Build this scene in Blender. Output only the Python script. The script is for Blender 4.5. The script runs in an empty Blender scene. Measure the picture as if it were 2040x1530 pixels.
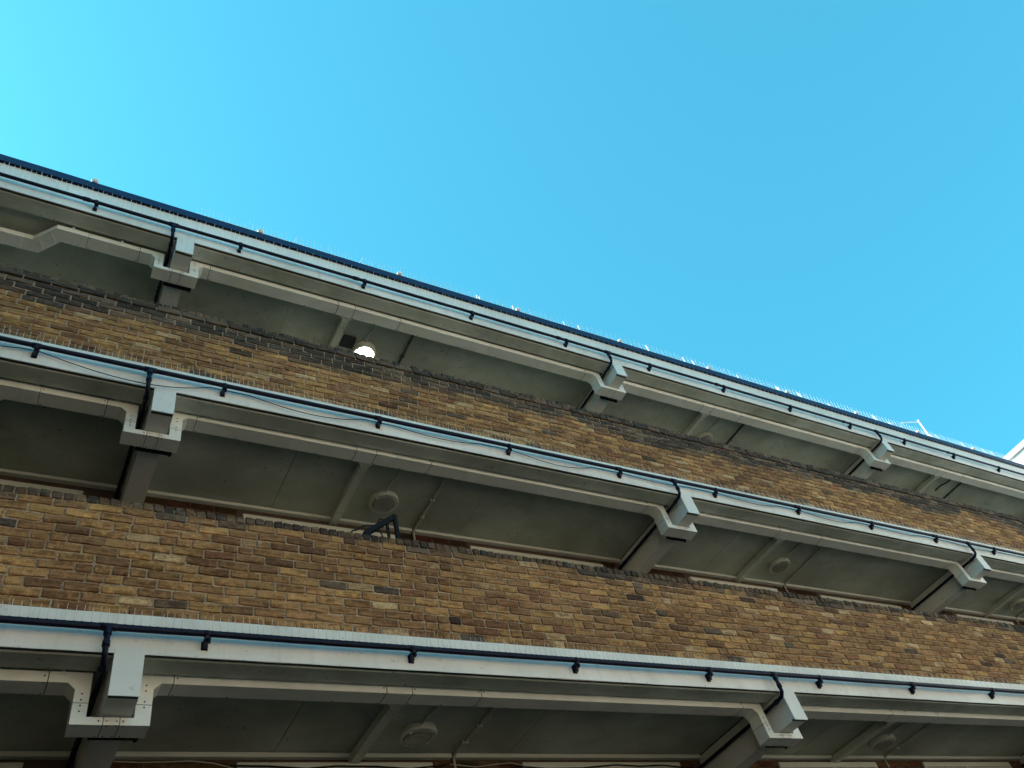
import bpy, math, random
from mathutils import Vector, Matrix, noise

random.seed(11)
S = bpy.context.scene
COL = S.collection
GROUND = -1.6                       # the camera lens is the origin, 1.6 m above the court

# ------------------------------------------------------------------ camera
cam_d = bpy.data.cameras.new("camera")
cam = bpy.data.objects.new("camera", cam_d)
COL.objects.link(cam)
cam_d.sensor_width = 36.0
cam_d.lens = 1589.79 / 2040 * 36.0
cam_d.clip_start = 0.05
cam_d.clip_end = 3000
RC = ((0.85999278, -0.45606294, -0.22895197),      # image right
      (0.2182035, 0.73421158, -0.64290014),        # image down
      (0.46130212, 0.50293136, 0.73093119))        # view direction
cam.matrix_world = Matrix(((RC[0][0], -RC[1][0], -RC[2][0], 0),
                           (RC[0][1], -RC[1][1], -RC[2][1], 0),
                           (RC[0][2], -RC[1][2], -RC[2][2], 0),
                           (0, 0, 0, 1)))
S.camera = cam

# ------------------------------------------------------------------ light
SUN = Vector((-0.54, 0.50, 0.68)).normalized()      # towards the sun: high, behind the block, to the left
w = bpy.data.worlds.new("World")
S.world = w
w.use_nodes = True
nt = w.node_tree
for n in list(nt.nodes):
    nt.nodes.remove(n)
sky = nt.nodes.new("ShaderNodeTexSky")
sky.sky_type = 'NISHITA'
sky.sun_disc = False
sky.sun_elevation = math.asin(SUN.z)
sky.sun_rotation = math.atan2(SUN.x, SUN.y)
sky.air_density = 1.0
sky.dust_density = 1.0
sky.ozone_density = 2.0
tint = nt.nodes.new("ShaderNodeMix")
tint.data_type = 'RGBA'
tint.blend_type = 'MULTIPLY'
tint.inputs[0].default_value = 1.0
tint.inputs[7].default_value = (0.037, 0.82, 1.09, 1)
bg = nt.nodes.new("ShaderNodeBackground")
bg.inputs[1].default_value = 0.15
wo = nt.nodes.new("ShaderNodeOutputWorld")
nt.links.new(sky.outputs[0], tint.inputs[6])
gam = nt.nodes.new("ShaderNodeGamma")
gam.inputs[1].default_value = 0.50
nt.links.new(tint.outputs[2], gam.inputs[0])
nt.links.new(gam.outputs[0], bg.inputs[0])
nt.links.new(bg.outputs[0], wo.inputs[0])

sl = bpy.data.lights.new("sun", 'SUN')
sl.energy = 3.0
sl.angle = math.radians(0.53)
sl.color = (1.0, 0.93, 0.83)
so = bpy.data.objects.new("sun", sl)
COL.objects.link(so)
so.rotation_euler = SUN.to_track_quat('Z', 'Y').to_euler()
so.location = (0, 0, 30)

S.view_settings.view_transform = 'Standard'
S.view_settings.look = 'None'
S.view_settings.gamma = 1.0
S.view_settings.use_curve_mapping = False
S.view_settings.exposure = 1.85
S.cycles.max_bounces = 10
S.cycles.diffuse_bounces = 6

# ------------------------------------------------------------------ dimensions (metres, measured from the photograph)
STO = 2.575                                   # storey height
FB = (3.150, 5.725, 8.275)                    # underside of the white edge beams
FT = (3.440, 6.018, 8.745)                    # top of the white edge beams
BB = (2.862, 5.437, 8.016)                    # underside of the cross beams
CE = (3.200, 5.775, 8.325)                    # ceilings
PZ = (3.289, 5.873, 8.410)                    # pipe axis
BX = (0.533, 6.472, 12.445, 18.40)            # left faces of the cross beams
BWID = 0.178
YF = 4.90                                     # white fascia plane
YW = 6.27                                     # rear wall of the galleries
X0, X1 = -3.4, 19.6
TY = 5.14                                     # front of the cable trunking

# ------------------------------------------------------------------ helpers
def link(o, parent=None):
    COL.objects.link(o)
    if parent is not None:
        o.parent = parent
    return o

def tag(o, label=None, cat=None, group=None, kind=None):
    if label: o['label'] = label
    if cat: o['category'] = cat
    if group: o['group'] = group
    if kind: o['kind'] = kind
    return o

def thing(name, loc, label, cat, group=None):
    o = bpy.data.objects.new(name, None)
    o.empty_display_size = 0.1
    o.location = loc
    link(o)
    return tag(o, label, cat, group)

class MB:
    """collects geometry in world coordinates, links it as one mesh object"""
    def __init__(self):
        self.v = []; self.f = []; self.sm = []; self.tone = []
    def add(self, vs, fs, smooth=False, tone=None):
        b = len(self.v)
        self.v += [tuple(p) for p in vs]
        self.f += [tuple(i + b for i in f) for f in fs]
        self.sm += [smooth] * len(fs)
        self.tone += [tone] * len(fs)
    def box(self, x0, x1, y0, y1, z0, z1):
        vs = [(x, y, z) for x in (x0, x1) for y in (y0, y1) for z in (z0, z1)]
        self.add(vs, [(0, 1, 3, 2), (4, 6, 7, 5), (0, 4, 5, 1), (2, 3, 7, 6), (0, 2, 6, 4), (1, 5, 7, 3)])
    def bevbox(self, x0, x1, y0, y1, z0, z1, b=0.004):
        # box with chamfered edges
        vs = []; 
        cs = [(x, y, z) for x in (0, 1) for y in (0, 1) for z in (0, 1)]
        lo = (x0, y0, z0); hi = (x1, y1, z1)
        idx = {}
        for c in cs:
            for a in range(3):
                p = []
                for k in range(3):
                    if k == a: p.append(hi[k] if c[k] else lo[k])
                    else: p.append(hi[k] - b if c[k] else lo[k] + b)
                idx[(c, a)] = len(vs); vs.append(tuple(p))
        fs = []
        for a in range(3):
            k1, k2 = [k for k in range(3) if k != a]
            for s in (0, 1):
                q = []
                for u, v_ in ((0, 0), (1, 0), (1, 1), (0, 1)):
                    c = [0, 0, 0]; c[a] = s; c[k1] = u; c[k2] = v_
                    q.append(idx[(tuple(c), a)])
                fs.append(tuple(q))
        for a in range(3):
            k1, k2 = [k for k in range(3) if k != a]
            for u in (0, 1):
                for v_ in (0, 1):
                    c0 = [0, 0, 0]; c0[k1] = u; c0[k2] = v_
                    c1 = list(c0); c1[a] = 1
                    c0 = tuple(c0); c1 = tuple(c1)
                    fs.append((idx[(c0, k1)], idx[(c1, k1)], idx[(c1, k2)], idx[(c0, k2)]))
        for c in cs:
            fs.append((idx[(c, 0)], idx[(c, 1)], idx[(c, 2)]))
        self.add(vs, fs)
    def extx(self, prof, x0, x1, step=None, jit=0.0, seed=0.0, cap=True):
        """extrude a closed YZ profile along X, edges slightly uneven"""
        n = max(1, int(round((x1 - x0) / step))) if step else 1
        vs = []; m = len(prof)
        for i in range(n + 1):
            x = x0 + (x1 - x0) * i / n
            for j, (y, z) in enumerate(prof):
                dy = dz = 0
                if jit:
                    dy = jit * 0.5 * noise.noise(Vector((x * 2.3, j * 7.1 + seed, 1.7)))
                    dz = jit * (noise.noise(Vector((x * 1.1, j * 3.7 + seed, 5.1))) + 0.6 * noise.noise(Vector((x * 6.0, j * 3.7 + seed, 9.1))))
                vs.append((x, y + dy, z + dz))
        fs = []
        for i in range(n):
            for j in range(m):
                a = i * m + j; b = i * m + (j + 1) % m
                fs.append((a, b, b + m, a + m))
        if cap:
            fs.append(tuple(range(m))[::-1]); fs.append(tuple(n * m + j for j in range(m)))
        self.add(vs, fs)
    def exty(self, prof, y0, y1):
        """extrude a closed XZ outline along Y (front at y0)"""
        m = len(prof)
        vs = [(x, y0, z) for x, z in prof] + [(x, y1, z) for x, z in prof]
        fs = [tuple(range(m)), tuple(range(2 * m - 1, m - 1, -1))]
        for j in range(m):
            k = (j + 1) % m
            fs.append((j, j + m, k + m, k))
        self.add(vs, fs)
    def extz(self, prof, z0, z1):
        m = len(prof)
        vs = [(x, y, z0) for x, y in prof] + [(x, y, z1) for x, y in prof]
        fs = [tuple(range(m - 1, -1, -1)), tuple(range(m, 2 * m))]
        for j in range(m):
            k = (j + 1) % m
            fs.append((j, k, k + m, j + m))
        self.add(vs, fs)
    def tube(self, path, r, n=8, caps=True):
        path = [Vector(p) for p in path]
        rs = r if isinstance(r, (list, tuple)) else [r] * len(path)
        d0 = (path[1] - path[0]).normalized()
        up = Vector((0, 0, 1)) if abs(d0.z) < 0.9 else Vector((1, 0, 0))
        a = d0.cross(up).normalized()
        vs = []
        for i, p in enumerate(path):
            if i == 0: d = d0
            elif i == len(path) - 1: d = (p - path[i - 1]).normalized()
            else: d = ((p - path[i - 1]).normalized() + (path[i + 1] - p).normalized()).normalized()
            a = (a - d * a.dot(d)).normalized()
            b = d.cross(a)
            for k in range(n):
                t = 2 * math.pi * k / n
                vs.append(p + (a * math.cos(t) + b * math.sin(t)) * rs[i])
        fs = []
        for i in range(len(path) - 1):
            for k in range(n):
                q = i * n + k; u = i * n + (k + 1) % n
                fs.append((q, u, u + n, q + n))
        self.add(vs, fs, smooth=n > 5)
        if caps:
            self.add(vs[:n], [tuple(range(n - 1, -1, -1))])
            self.add(vs[-n:], [tuple(range(n))])
    def lathe(self, c, prof, n=40, axis='z'):
        """prof: (radius, height) pairs revolved about the vertical through c"""
        vs = []; m = len(prof)
        for k in range(n):
            t = 2 * math.pi * k / n
            for r, h in prof:
                vs.append((c[0] + r * math.cos(t), c[1] + r * math.sin(t), c[2] + h))
        fs = []
        for k in range(n):
            for j in range(m - 1):
                a = k * m + j; b = ((k + 1) % n) * m + j
                fs.append((a, b, b + 1, a + 1))
        self.add(vs, fs, smooth=False)
    def disc_y(self, x, y, z, r, n=6):     # small button facing the street (-Y)
        vs = [(x + r * math.cos(2 * math.pi * k / n), y, z + r * math.sin(2 * math.pi * k / n)) for k in range(n)]
        vs += [(p[0], y + 0.003, p[2]) for p in vs]
        fs = [tuple(range(n))] + [(k, k + n, (k + 1) % n + n, (k + 1) % n) for k in range(n)]
        self.add(vs, fs)
    def disc_z(self, x, y, z, r, n=6):     # small button facing down
        vs = [(x + r * math.cos(2 * math.pi * k / n), y + r * math.sin(2 * math.pi * k / n), z) for k in range(n)]
        vs += [(p[0], p[1], z + 0.003) for p in vs]
        fs = [tuple(range(n))] + [(k, k + n, (k + 1) % n + n, (k + 1) % n) for k in range(n)]
        self.add(vs, fs)
    def build(self, name, mat, parent=None, kind=None, label=None, fixn=True):
        off = Vector((0, 0, 0))
        if parent is not None:
            off = parent.matrix_basis.translation.copy()
            p = parent
            while p.parent is not None:
                p = p.parent
                off += p.matrix_basis.translation
        me = bpy.data.meshes.new(name)
        me.from_pydata([(a - off.x, b - off.y, c - off.z) for a, b, c in self.v], [], self.f)
        me.polygons.foreach_set("use_smooth", self.sm)
        if any(t is not None for t in self.tone):
            at = me.attributes.new("tone", 'FLOAT_COLOR', 'FACE')
            at.data.foreach_set("color", [c for t in self.tone for c in (t[0], t[1], t[2], 1.0)])
        me.update()
        if fixn:
            import bmesh
            bm = bmesh.new(); bm.from_mesh(me)
            bmesh.ops.recalc_face_normals(bm, faces=bm.faces)
            bm.to_mesh(me); bm.free()
        me.materials.append(mat)
        o = bpy.data.objects.new(name, me)
        link(o, parent)
        if kind: o['kind'] = kind
        if label: o['label'] = label
        return o

# ------------------------------------------------------------------ materials
class NT:
    def __init__(self, name):
        self.m = bpy.data.materials.new(name)
        self.m.use_nodes = True
        self.t = self.m.node_tree
        self.p = self.t.nodes["Principled BSDF"]
    def n(self, typ, **kw):
        k = self.t.nodes.new(typ)
        for a, b in kw.items(): setattr(k, a, b)
        return k
    def l(self, a, b): self.t.links.new(a, b)
    def pos(self, scale=(1, 1, 1)):
        g = self.n("ShaderNodeNewGeometry")
        mp = self.n("ShaderNodeMapping")
        mp.inputs['Scale'].default_value = scale
        self.l(g.outputs['Position'], mp.inputs['Vector'])
        return mp.outputs[0]
    def noise(self, vec, scale, detail=4, rough=0.55):
        k = self.n("ShaderNodeTexNoise")
        k.inputs['Scale'].default_value = scale
        k.inputs['Detail'].default_value = detail
        k.inputs['Roughness'].default_value = rough
        self.l(vec, k.inputs['Vector'])
        return k.outputs['Fac']
    def ramp(self, fac, stops):
        k = self.n("ShaderNodeValToRGB")
        e = k.color_ramp.elements
        while len(e) > 1: e.remove(e[-1])
        e[0].position = stops[0][0]; e[0].color = (*stops[0][1], 1)
        for p, c in stops[1:]:
            q = e.new(p); q.color = (*c, 1)
        self.l(fac, k.inputs[0])
        return k.outputs[0]
    def mix(self, fac, a, b, blend='MIX'):
        k = self.n("ShaderNodeMix", data_type='RGBA', blend_type=blend)
        for sock, val in ((k.inputs[0], fac), (k.inputs[6], a), (k.inputs[7], b)):
            if hasattr(val, 'links'): self.l(val, sock)
            elif isinstance(val, (int, float)): sock.default_value = val
            else: sock.default_value = (*val, 1)
        return k.outputs[2]
    def bump(self, h, strength, dist):
        k = self.n("ShaderNodeBump")
        k.inputs['Strength'].default_value = strength
        k.inputs['Distance'].default_value = dist
        self.l(h, k.inputs['Height'])
        self.l(k.outputs[0], self.p.inputs['Normal'])
    def done(self, col, rough=0.6, spec=0.4):
        if hasattr(col, 'links'): self.l(col, self.p.inputs['Base Color'])
        else: self.p.inputs['Base Color'].default_value = (*col, 1)
        if hasattr(rough, 'links'): self.l(rough, self.p.inputs['Roughness'])
        else: self.p.inputs['Roughness'].default_value = rough
        self.p.inputs['Specular IOR Level'].default_value = spec
        return self.m

G1 = lambda v: (v, v, v)

def paint(name, base, dirt, amount, rough=0.55, bumpd=0.0015, speck=0.0, streak=True):
    k = NT(name)
    p = k.pos()
    big = k.noise(p, 1.3, 5, 0.6)
    st = k.noise(k.pos((9, 9, 0.9)), 1.6, 5, 0.6)
    f = k.ramp(big, [(0.35, G1(0)), (0.75, G1(amount))])
    c = k.mix(f, base, dirt)
    if streak:
        f2 = k.ramp(st, [(0.52, G1(0)), (0.78, G1(amount * 0.8))])
        c = k.mix(f2, c, dirt)
    if not streak:                       # patchy repainting and old damp rings
        pt = k.noise(k.pos((1, 1.6, 1)), 0.8, 3, 0.7)
        c = k.mix(k.ramp(pt, [(0.47, G1(0)), (0.50, G1(0.22)), (0.60, G1(0.10)), (0.63, G1(0.28))]), c, k.mix(1.0, c, (0.62, 0.60, 0.54), 'MULTIPLY'))
    if speck:
        s = k.noise(p, 26, 2, 0.5)
        f3 = k.ramp(s, [(0.69, G1(0)), (0.73, G1(speck))])
        c = k.mix(f3, c, (0.06, 0.06, 0.05))
    fine = k.noise(p, 60, 4, 0.6)
    k.bump(fine, 0.5, bumpd)
    return k.done(c, rough, 0.35)

M_FASCIA = paint("white_masonry_paint", (0.83, 0.80, 0.755), (0.54, 0.51, 0.455), 0.7, 0.5, 0.002, 0.25)
M_SOFFIT = paint("cream_soffit_paint", (0.60, 0.635, 0.575), (0.30, 0.33, 0.27), 1.0, 0.6, 0.002, 0.8, streak=False)
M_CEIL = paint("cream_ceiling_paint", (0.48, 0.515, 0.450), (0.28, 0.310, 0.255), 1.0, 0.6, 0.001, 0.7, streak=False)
M_CEIL2 = paint("cream_branch_paint", (0.53, 0.56, 0.49), (0.40, 0.425, 0.365), 0.8, 0.5, 0.001, 0.0)
M_BEAM = paint("pale_beam_paint", (0.74, 0.73, 0.69), (0.50, 0.51, 0.47), 0.5, 0.5, 0.003, 0.3)
M_GROOVE = paint("dark_groove", (0.10, 0.105, 0.085), (0.05, 0.055, 0.045), 0.6, 0.9, 0.003, 0.0, streak=False)  # dark fill for the drip grooves and trunking joints
M_TRUNK = paint("cream_trunking_enamel", (0.80, 0.81, 0.765), (0.70, 0.70, 0.645), 0.4, 0.38, 0.0003, 0.0, streak=False)
M_LAMP = paint("lamp_ring_paint", (0.50, 0.52, 0.45), (0.40, 0.40, 0.33), 0.4, 0.45, 0.0004, 0.0, streak=False)
M_CONDUIT = paint("painted_conduit", (0.50, 0.49, 0.41), (0.34, 0.34, 0.28), 0.4, 0.5, 0.0006, 0.0, streak=False)
M_TRIM = paint("cream_joinery_gloss", (0.66, 0.66, 0.58), (0.50, 0.50, 0.43), 0.4, 0.4, 0.0005, 0.0)
M_WHITE = paint("white_render", (0.82, 0.82, 0.80), (0.70, 0.69, 0.65), 0.3, 0.7, 0.002)
M_COPING = paint("grey_coping", (0.45, 0.44, 0.45), (0.33, 0.33, 0.33), 0.4, 0.6, 0.001)
M_CONC = paint("concrete", (0.36, 0.35, 0.32), (0.24, 0.23, 0.21), 0.6, 0.85, 0.003)
M_ASPHALT = paint("asphalt", (0.095, 0.090, 0.082), (0.070, 0.066, 0.060), 0.6, 0.9, 0.004, 0.0, streak=False)
M_GROUND = paint("court_paving", (0.46, 0.41, 0.34), (0.36, 0.32, 0.26), 0.6, 0.9, 0.004, 0.0, streak=False)

M_DARKBRICK = paint("dark_brickwork", (0.20, 0.13, 0.09), (0.13, 0.09, 0.06), 0.6, 0.9, 0.004, 0.0, streak=False)
M_DOOR = paint("dark_door_paint", (0.030, 0.040, 0.036), (0.02, 0.026, 0.024), 0.4, 0.4, 0.0005, 0.0, streak=False)
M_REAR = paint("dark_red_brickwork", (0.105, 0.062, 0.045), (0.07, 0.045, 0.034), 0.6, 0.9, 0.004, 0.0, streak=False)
M_BOUNCE_WALL = paint("pale_bounce_wall", (0.74, 0.60, 0.45), (0.62, 0.49, 0.36), 0.6, 0.9, 0.004, 0.0, streak=False)  # warm pale tone chosen for the light the added wing throws back

def gloss(name, col, rough, spec=0.5, metal=0.0):
    k = NT(name)
    f = k.noise(k.pos(), 14, 4, 0.6)
    c = k.mix(k.ramp(f, [(0.35, G1(0)), (0.75, G1(0.7))]), col, tuple(min(1, v * 1.7 + 0.004) for v in col))
    k.bump(k.noise(k.pos(), 90, 3, 0.5), 0.3, 0.0006)
    k.p.inputs['Metallic'].default_value = metal
    r = k.ramp(f, [(0.3, G1(rough)), (0.8, G1(min(1, rough + 0.2)))])
    return k.done(c, r, spec)

M_NAVY = gloss("navy_black_pipe_paint", (0.005, 0.005, 0.018), 0.35, 0.16)
M_FLASH = gloss("navy_roof_flashing", (0.008, 0.022, 0.068), 0.45, 0.25)
M_BLACK = gloss("black_metal", (0.008, 0.008, 0.009), 0.65, 0.12)
M_WIRE = gloss("stainless_wire", (0.62, 0.56, 0.46), 0.40, 0.5, 0.2)
M_SUNLIT_WIRE = gloss("sunlit_white_wire", (0.88, 0.88, 0.86), 0.40, 0.5)  # steel spikes of the upper rows, sunlit white put into the colour
M_CABLE = gloss("black_cable", (0.010, 0.010, 0.011), 0.6, 0.15)
M_RIVET = gloss("dark_screw", (0.030, 0.032, 0.030), 0.5)
M_LENS = gloss("grey_lamp_lens", (0.20, 0.21, 0.19), 0.25, 0.5)
M_VENT = gloss("dark_vent", (0.010, 0.013, 0.018), 0.6)
M_ALU = gloss("white_pole", (0.72, 0.72, 0.70), 0.35, 0.5)

kk = NT("lit_lamp_lens")
kk.p.inputs['Emission Color'].default_value = (1.0, 0.97, 0.90, 1)
kk.p.inputs['Emission Strength'].default_value = 3.0
M_LIT = kk.done((0.9, 0.9, 0.88), 0.4)

def brick_mat(name, use_attr):
    k = NT(name)
    if use_attr:
        a = k.n("ShaderNodeAttribute", attribute_name="tone")
        col = a.outputs['Color']
    else:
        col = k.n("ShaderNodeObjectInfo").outputs['Color']
    band = k.noise(k.pos((5, 5, 34)), 1.0, 5, 0.65)         # scorch bands along the brick
    blot = k.noise(k.pos(), 21, 5, 0.65)
    grain = k.noise(k.pos((1, 1, 1.5)), 75, 5, 0.75)
    c = k.mix(k.ramp(band, [(0.44, G1(0)), (0.58, G1(0.9))]), col, k.mix(1.0, col, (0.46, 0.38, 0.34), 'MULTIPLY'))
    c = k.mix(k.ramp(blot, [(0.50, G1(0)), (0.64, G1(0.8))]), c, k.mix(1.0, col, (1.30, 1.28, 1.26), 'MULTIPLY'))
    c = k.mix(k.ramp(grain, [(0.34, G1(0.85)), (0.47, G1(0))]), c, (0.045, 0.033, 0.024))
    spots = k.noise(k.pos(), 9, 2, 0.5)
    c = k.mix(k.ramp(spots, [(0.70, G1(0)), (0.76, G1(0.5))]), c, (0.040, 0.036, 0.034))
    lime = k.noise(k.pos((1, 1, 2.2)), 17, 3, 0.6)
    c = k.mix(k.ramp(lime, [(0.72, G1(0)), (0.80, G1(0.25))]), c, (0.42, 0.37, 0.30))
    h = k.mix(0.45, grain, blot)
    k.bump(h, 0.9, 0.004)
    return k.done(c, 0.9, 0.2)
M_BRICK = brick_mat("stock_brick", False)
M_BRICK_MASS = brick_mat("stock_brick_mass", True)

k = NT("lime_mortar")
p_ = k.pos()
c_ = k.mix(k.ramp(k.noise(p_, 7, 5, 0.6), [(0.35, G1(0)), (0.7, G1(1))]), (0.50, 0.38, 0.27), (0.26, 0.19, 0.13))
c_ = k.mix(k.ramp(k.noise(p_, 70, 3, 0.6), [(0.35, G1(0.7)), (0.5, G1(0))]), c_, (0.07, 0.055, 0.04))
k.bump(k.noise(p_, 80, 4, 0.7), 1.0, 0.005)
M_MORTAR = k.done(c_, 0.95, 0.15)

# ------------------------------------------------------------------ setting
mb = MB()
mb.add([(-900, -900, GROUND), (900, -900, GROUND), (900, 900, GROUND), (-900, 900, GROUND)], [(0, 1, 2, 3)])
tag(mb.build("ground", M_GROUND), kind='structure')
mb = MB()
mb.add([(X0, -12.99, GROUND + 0.004), (20.0, -12.99, GROUND + 0.004), (20.0, 4.9, GROUND + 0.004), (X0, 4.9, GROUND + 0.004)], [(0, 1, 2, 3)])
tag(mb.build("added_dark_ground", M_ASPHALT), kind='structure')  # dark ground added to cut the bounce onto the lower ceilings

# ------------------------------------------------------------------ the gallery block
block = thing("apartment_block", (8.7, 6.3, GROUND),
              "white painted concrete apartment block with three open galleries under a navy roof edge", "building")

def beam_profile(zb, zt, ylast):
    # front lip, drip groove, underside
    return [(YF, zb), (YF + 0.008, zb), (YF + 0.010, zb + 0.018), (YF + 0.040, zb + 0.018), (YF + 0.042, zb + 0.006),
            (ylast, zb + 0.006), (ylast, zt), (YF, zt)]

EDGE_BACK = 5.108
for L in range(3):
    mb = MB()
    mb.extx(beam_profile(FB[L], FT[L], EDGE_BACK), X0, X1, 0.06, 0.0035, seed=L * 11.0)
    mb.build("edge_beam", M_FASCIA, block)
    # the underside carries the cream soffit paint: a skin 3 mm below the concrete
    mb = MB()
    for a in range(len(BX) + 1):
        xa = X0 if a == 0 else BX[a - 1] + BWID
        xb = X1 if a == len(BX) else BX[a]
        if xb - xa < 0.1: continue
        prof = [(YF + 0.045, FB[L] - 0.004), (EDGE_BACK + 0.002, FB[L] - 0.004), (EDGE_BACK + 0.002, FB[L] + 0.03), (YF + 0.045, FB[L] + 0.03)]
        mb.extx(prof, xa, xb, 0.08, 0.0015, seed=L * 5.0 + a)
    mb.build("soffit_skin", M_SOFFIT, block)
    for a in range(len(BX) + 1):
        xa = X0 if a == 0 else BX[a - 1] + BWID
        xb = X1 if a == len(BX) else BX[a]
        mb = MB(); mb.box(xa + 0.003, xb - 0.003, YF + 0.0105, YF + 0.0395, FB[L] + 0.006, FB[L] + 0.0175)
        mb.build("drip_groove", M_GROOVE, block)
    # slab between ceilings and gallery floor
    mb = MB()
    mb.box(X0, X1, EDGE_BACK - 0.02, YW + 0.01, CE[L] + 0.012, (FT[L] - 0.012) if L < 2 else 8.82)
    mb.build("floor_slab", M_DARKBRICK, block)
    for xb in BX:
        mb = MB()
        prof = beam_profile(BB[L], FB[L] + 0.04, YW + 0.005)
        prof = [(y - 0.0025 if y < YF + 0.001 else y, z) for y, z in prof]
        mb.extx(prof, xb, xb + BWID, 0.044, 0.003, seed=L * 17 + xb)
        cb = mb.build("cross_beam", M_BEAM, block)
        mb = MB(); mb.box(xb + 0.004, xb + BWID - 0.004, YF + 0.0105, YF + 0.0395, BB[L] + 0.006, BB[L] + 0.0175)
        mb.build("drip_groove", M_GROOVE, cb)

# ceiling panels: one mesh each, joints between them
SEAM = (1.41, 3.58)
for L in range(3):
    for a in range(len(BX) + 1):
        xa = X0 if a == 0 else BX[a - 1] + BWID
        xb = X1 if a == len(BX) else BX[a]
        if xb - xa < 0.3: continue
        ref = BX[a - 1] if a else BX[0] - 5.94
        cuts = [xa] + [ref + s_ for s_ in SEAM if xa + 0.2 < ref + s_ < xb - 0.2] + [xb]
        for i in range(len(cuts) - 1):
            mb = MB()
            g0 = 0.0015 if i else 0
            dz = random.uniform(-0.002, 0.002)
            mb.bevbox(cuts[i] + 0.0015, cuts[i + 1] - 0.0015, EDGE_BACK + 0.004, YW - 0.002, CE[L] + dz, CE[L] + 0.011, 0.0015)
            mb.build("ceiling_panel", M_CEIL, block)

# rear wall (mortar ground, bricks laid on it) with joinery set in it
mb = MB()
mb.box(X0, X1, YW, YW + 0.25, GROUND, 8.82)
rear = mb.build("rear_wall", M_REAR, block)
# roof deck
mb = MB()
mb.box(X0, X1, YF + 0.06, 15.0, 8.822, 8.852)
mb.build("roof_deck", M_CONC, block)
mb = MB()
mb.box(X0, X1, 14.6, 14.9, GROUND, 8.82)
mb.build("back_wall", M_CONC, block)
# navy metal roof edge: pressed trim with drip
mb = MB()
prof = [(4.866, 8.868), (4.866, 8.765), (4.862, 8.745), (4.870, 8.742), (4.876, 8.765), (4.898, 8.765), (4.898, 8.862), (5.02, 8.864), (5.02, 8.872)]
xs = X0
while xs < X1 - 0.01:
    xe = min(X1, xs + 2.98)
    m2 = MB()
    m2.extx(prof, xs + 0.001, xe - 0.001, 0.25, 0.0022, seed=3.3)
    m2.build("roof_trim", M_FLASH, block)
    xs = xe

# batten where ceiling meets rear wall, and the door and window frames below it
OPEN = ((1.13, 2.80), (3.72, 5.62))
for L in range(3):
    for a in range(len(BX) + 1):
        xa = X0 if a == 0 else BX[a - 1] + BWID
        xb = X1 if a == len(BX) else BX[a]
        if xb - xa < 0.3: continue
        ref = BX[a - 1] if a else BX[0] - 5.94
        mb = MB()
        mb.bevbox(xa + 0.01, min(xb - 0.01, ref + 2.99), YW - 0.055, YW - 0.001, CE[L] - 0.042, CE[L] - 0.004, 0.003)
        if ref + 2.99 > xa: mb.build("batten", M_TRIM, block)
        mb = MB()
        mb.bevbox(max(xa + 0.01, ref + 3.03), xb - 0.01, YW - 0.055, YW - 0.001, CE[L] - 0.042, CE[L] - 0.004, 0.003)
        mb.build("batten", M_TRIM, block)
        for o0, o1 in OPEN:
            f0, f1 = ref + o0, ref + o1
            if f0 < X0 or f1 > X1: continue
            zt = CE[L] - (0.115 if L == 1 else 0.075)
            mb = MB()
            mb.bevbox(f0, f1, YW - 0.035, YW - 0.001, zt - 0.06, zt, 0.004)
            fr = mb.build("door_frame", M_TRIM, block)
            for j0, j1 in ((f0, f0 + 0.06), (f1 - 0.06, f1), (f0 + 0.86, f0 + 0.92)):
                mb = MB(); mb.bevbox(j0, j1, YW - 0.033, YW - 0.001, zt - 2.1, zt - 0.062, 0.004)
                mb.build("jamb", M_TRIM, fr)
            for q0, q1 in ((f0 + 0.062, f0 + 0.858), (f0 + 0.922, f1 - 0.062)):
                mb = MB(); mb.bevbox(q0, q1, YW - 0.018, YW - 0.001, zt - 0.30, zt - 0.064, 0.003)
                mb.build("transom_panel", M_TRIM, fr)
                mb = MB(); mb.bevbox(q0, q1, YW - 0.020, YW - 0.001, zt - 2.1, zt - 0.304, 0.003)
                mb.build("door_leaf", M_TRIM if L == 2 else M_DOOR, fr)  # unseen leaves, coloured to bounce light on the top storey and less below

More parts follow.
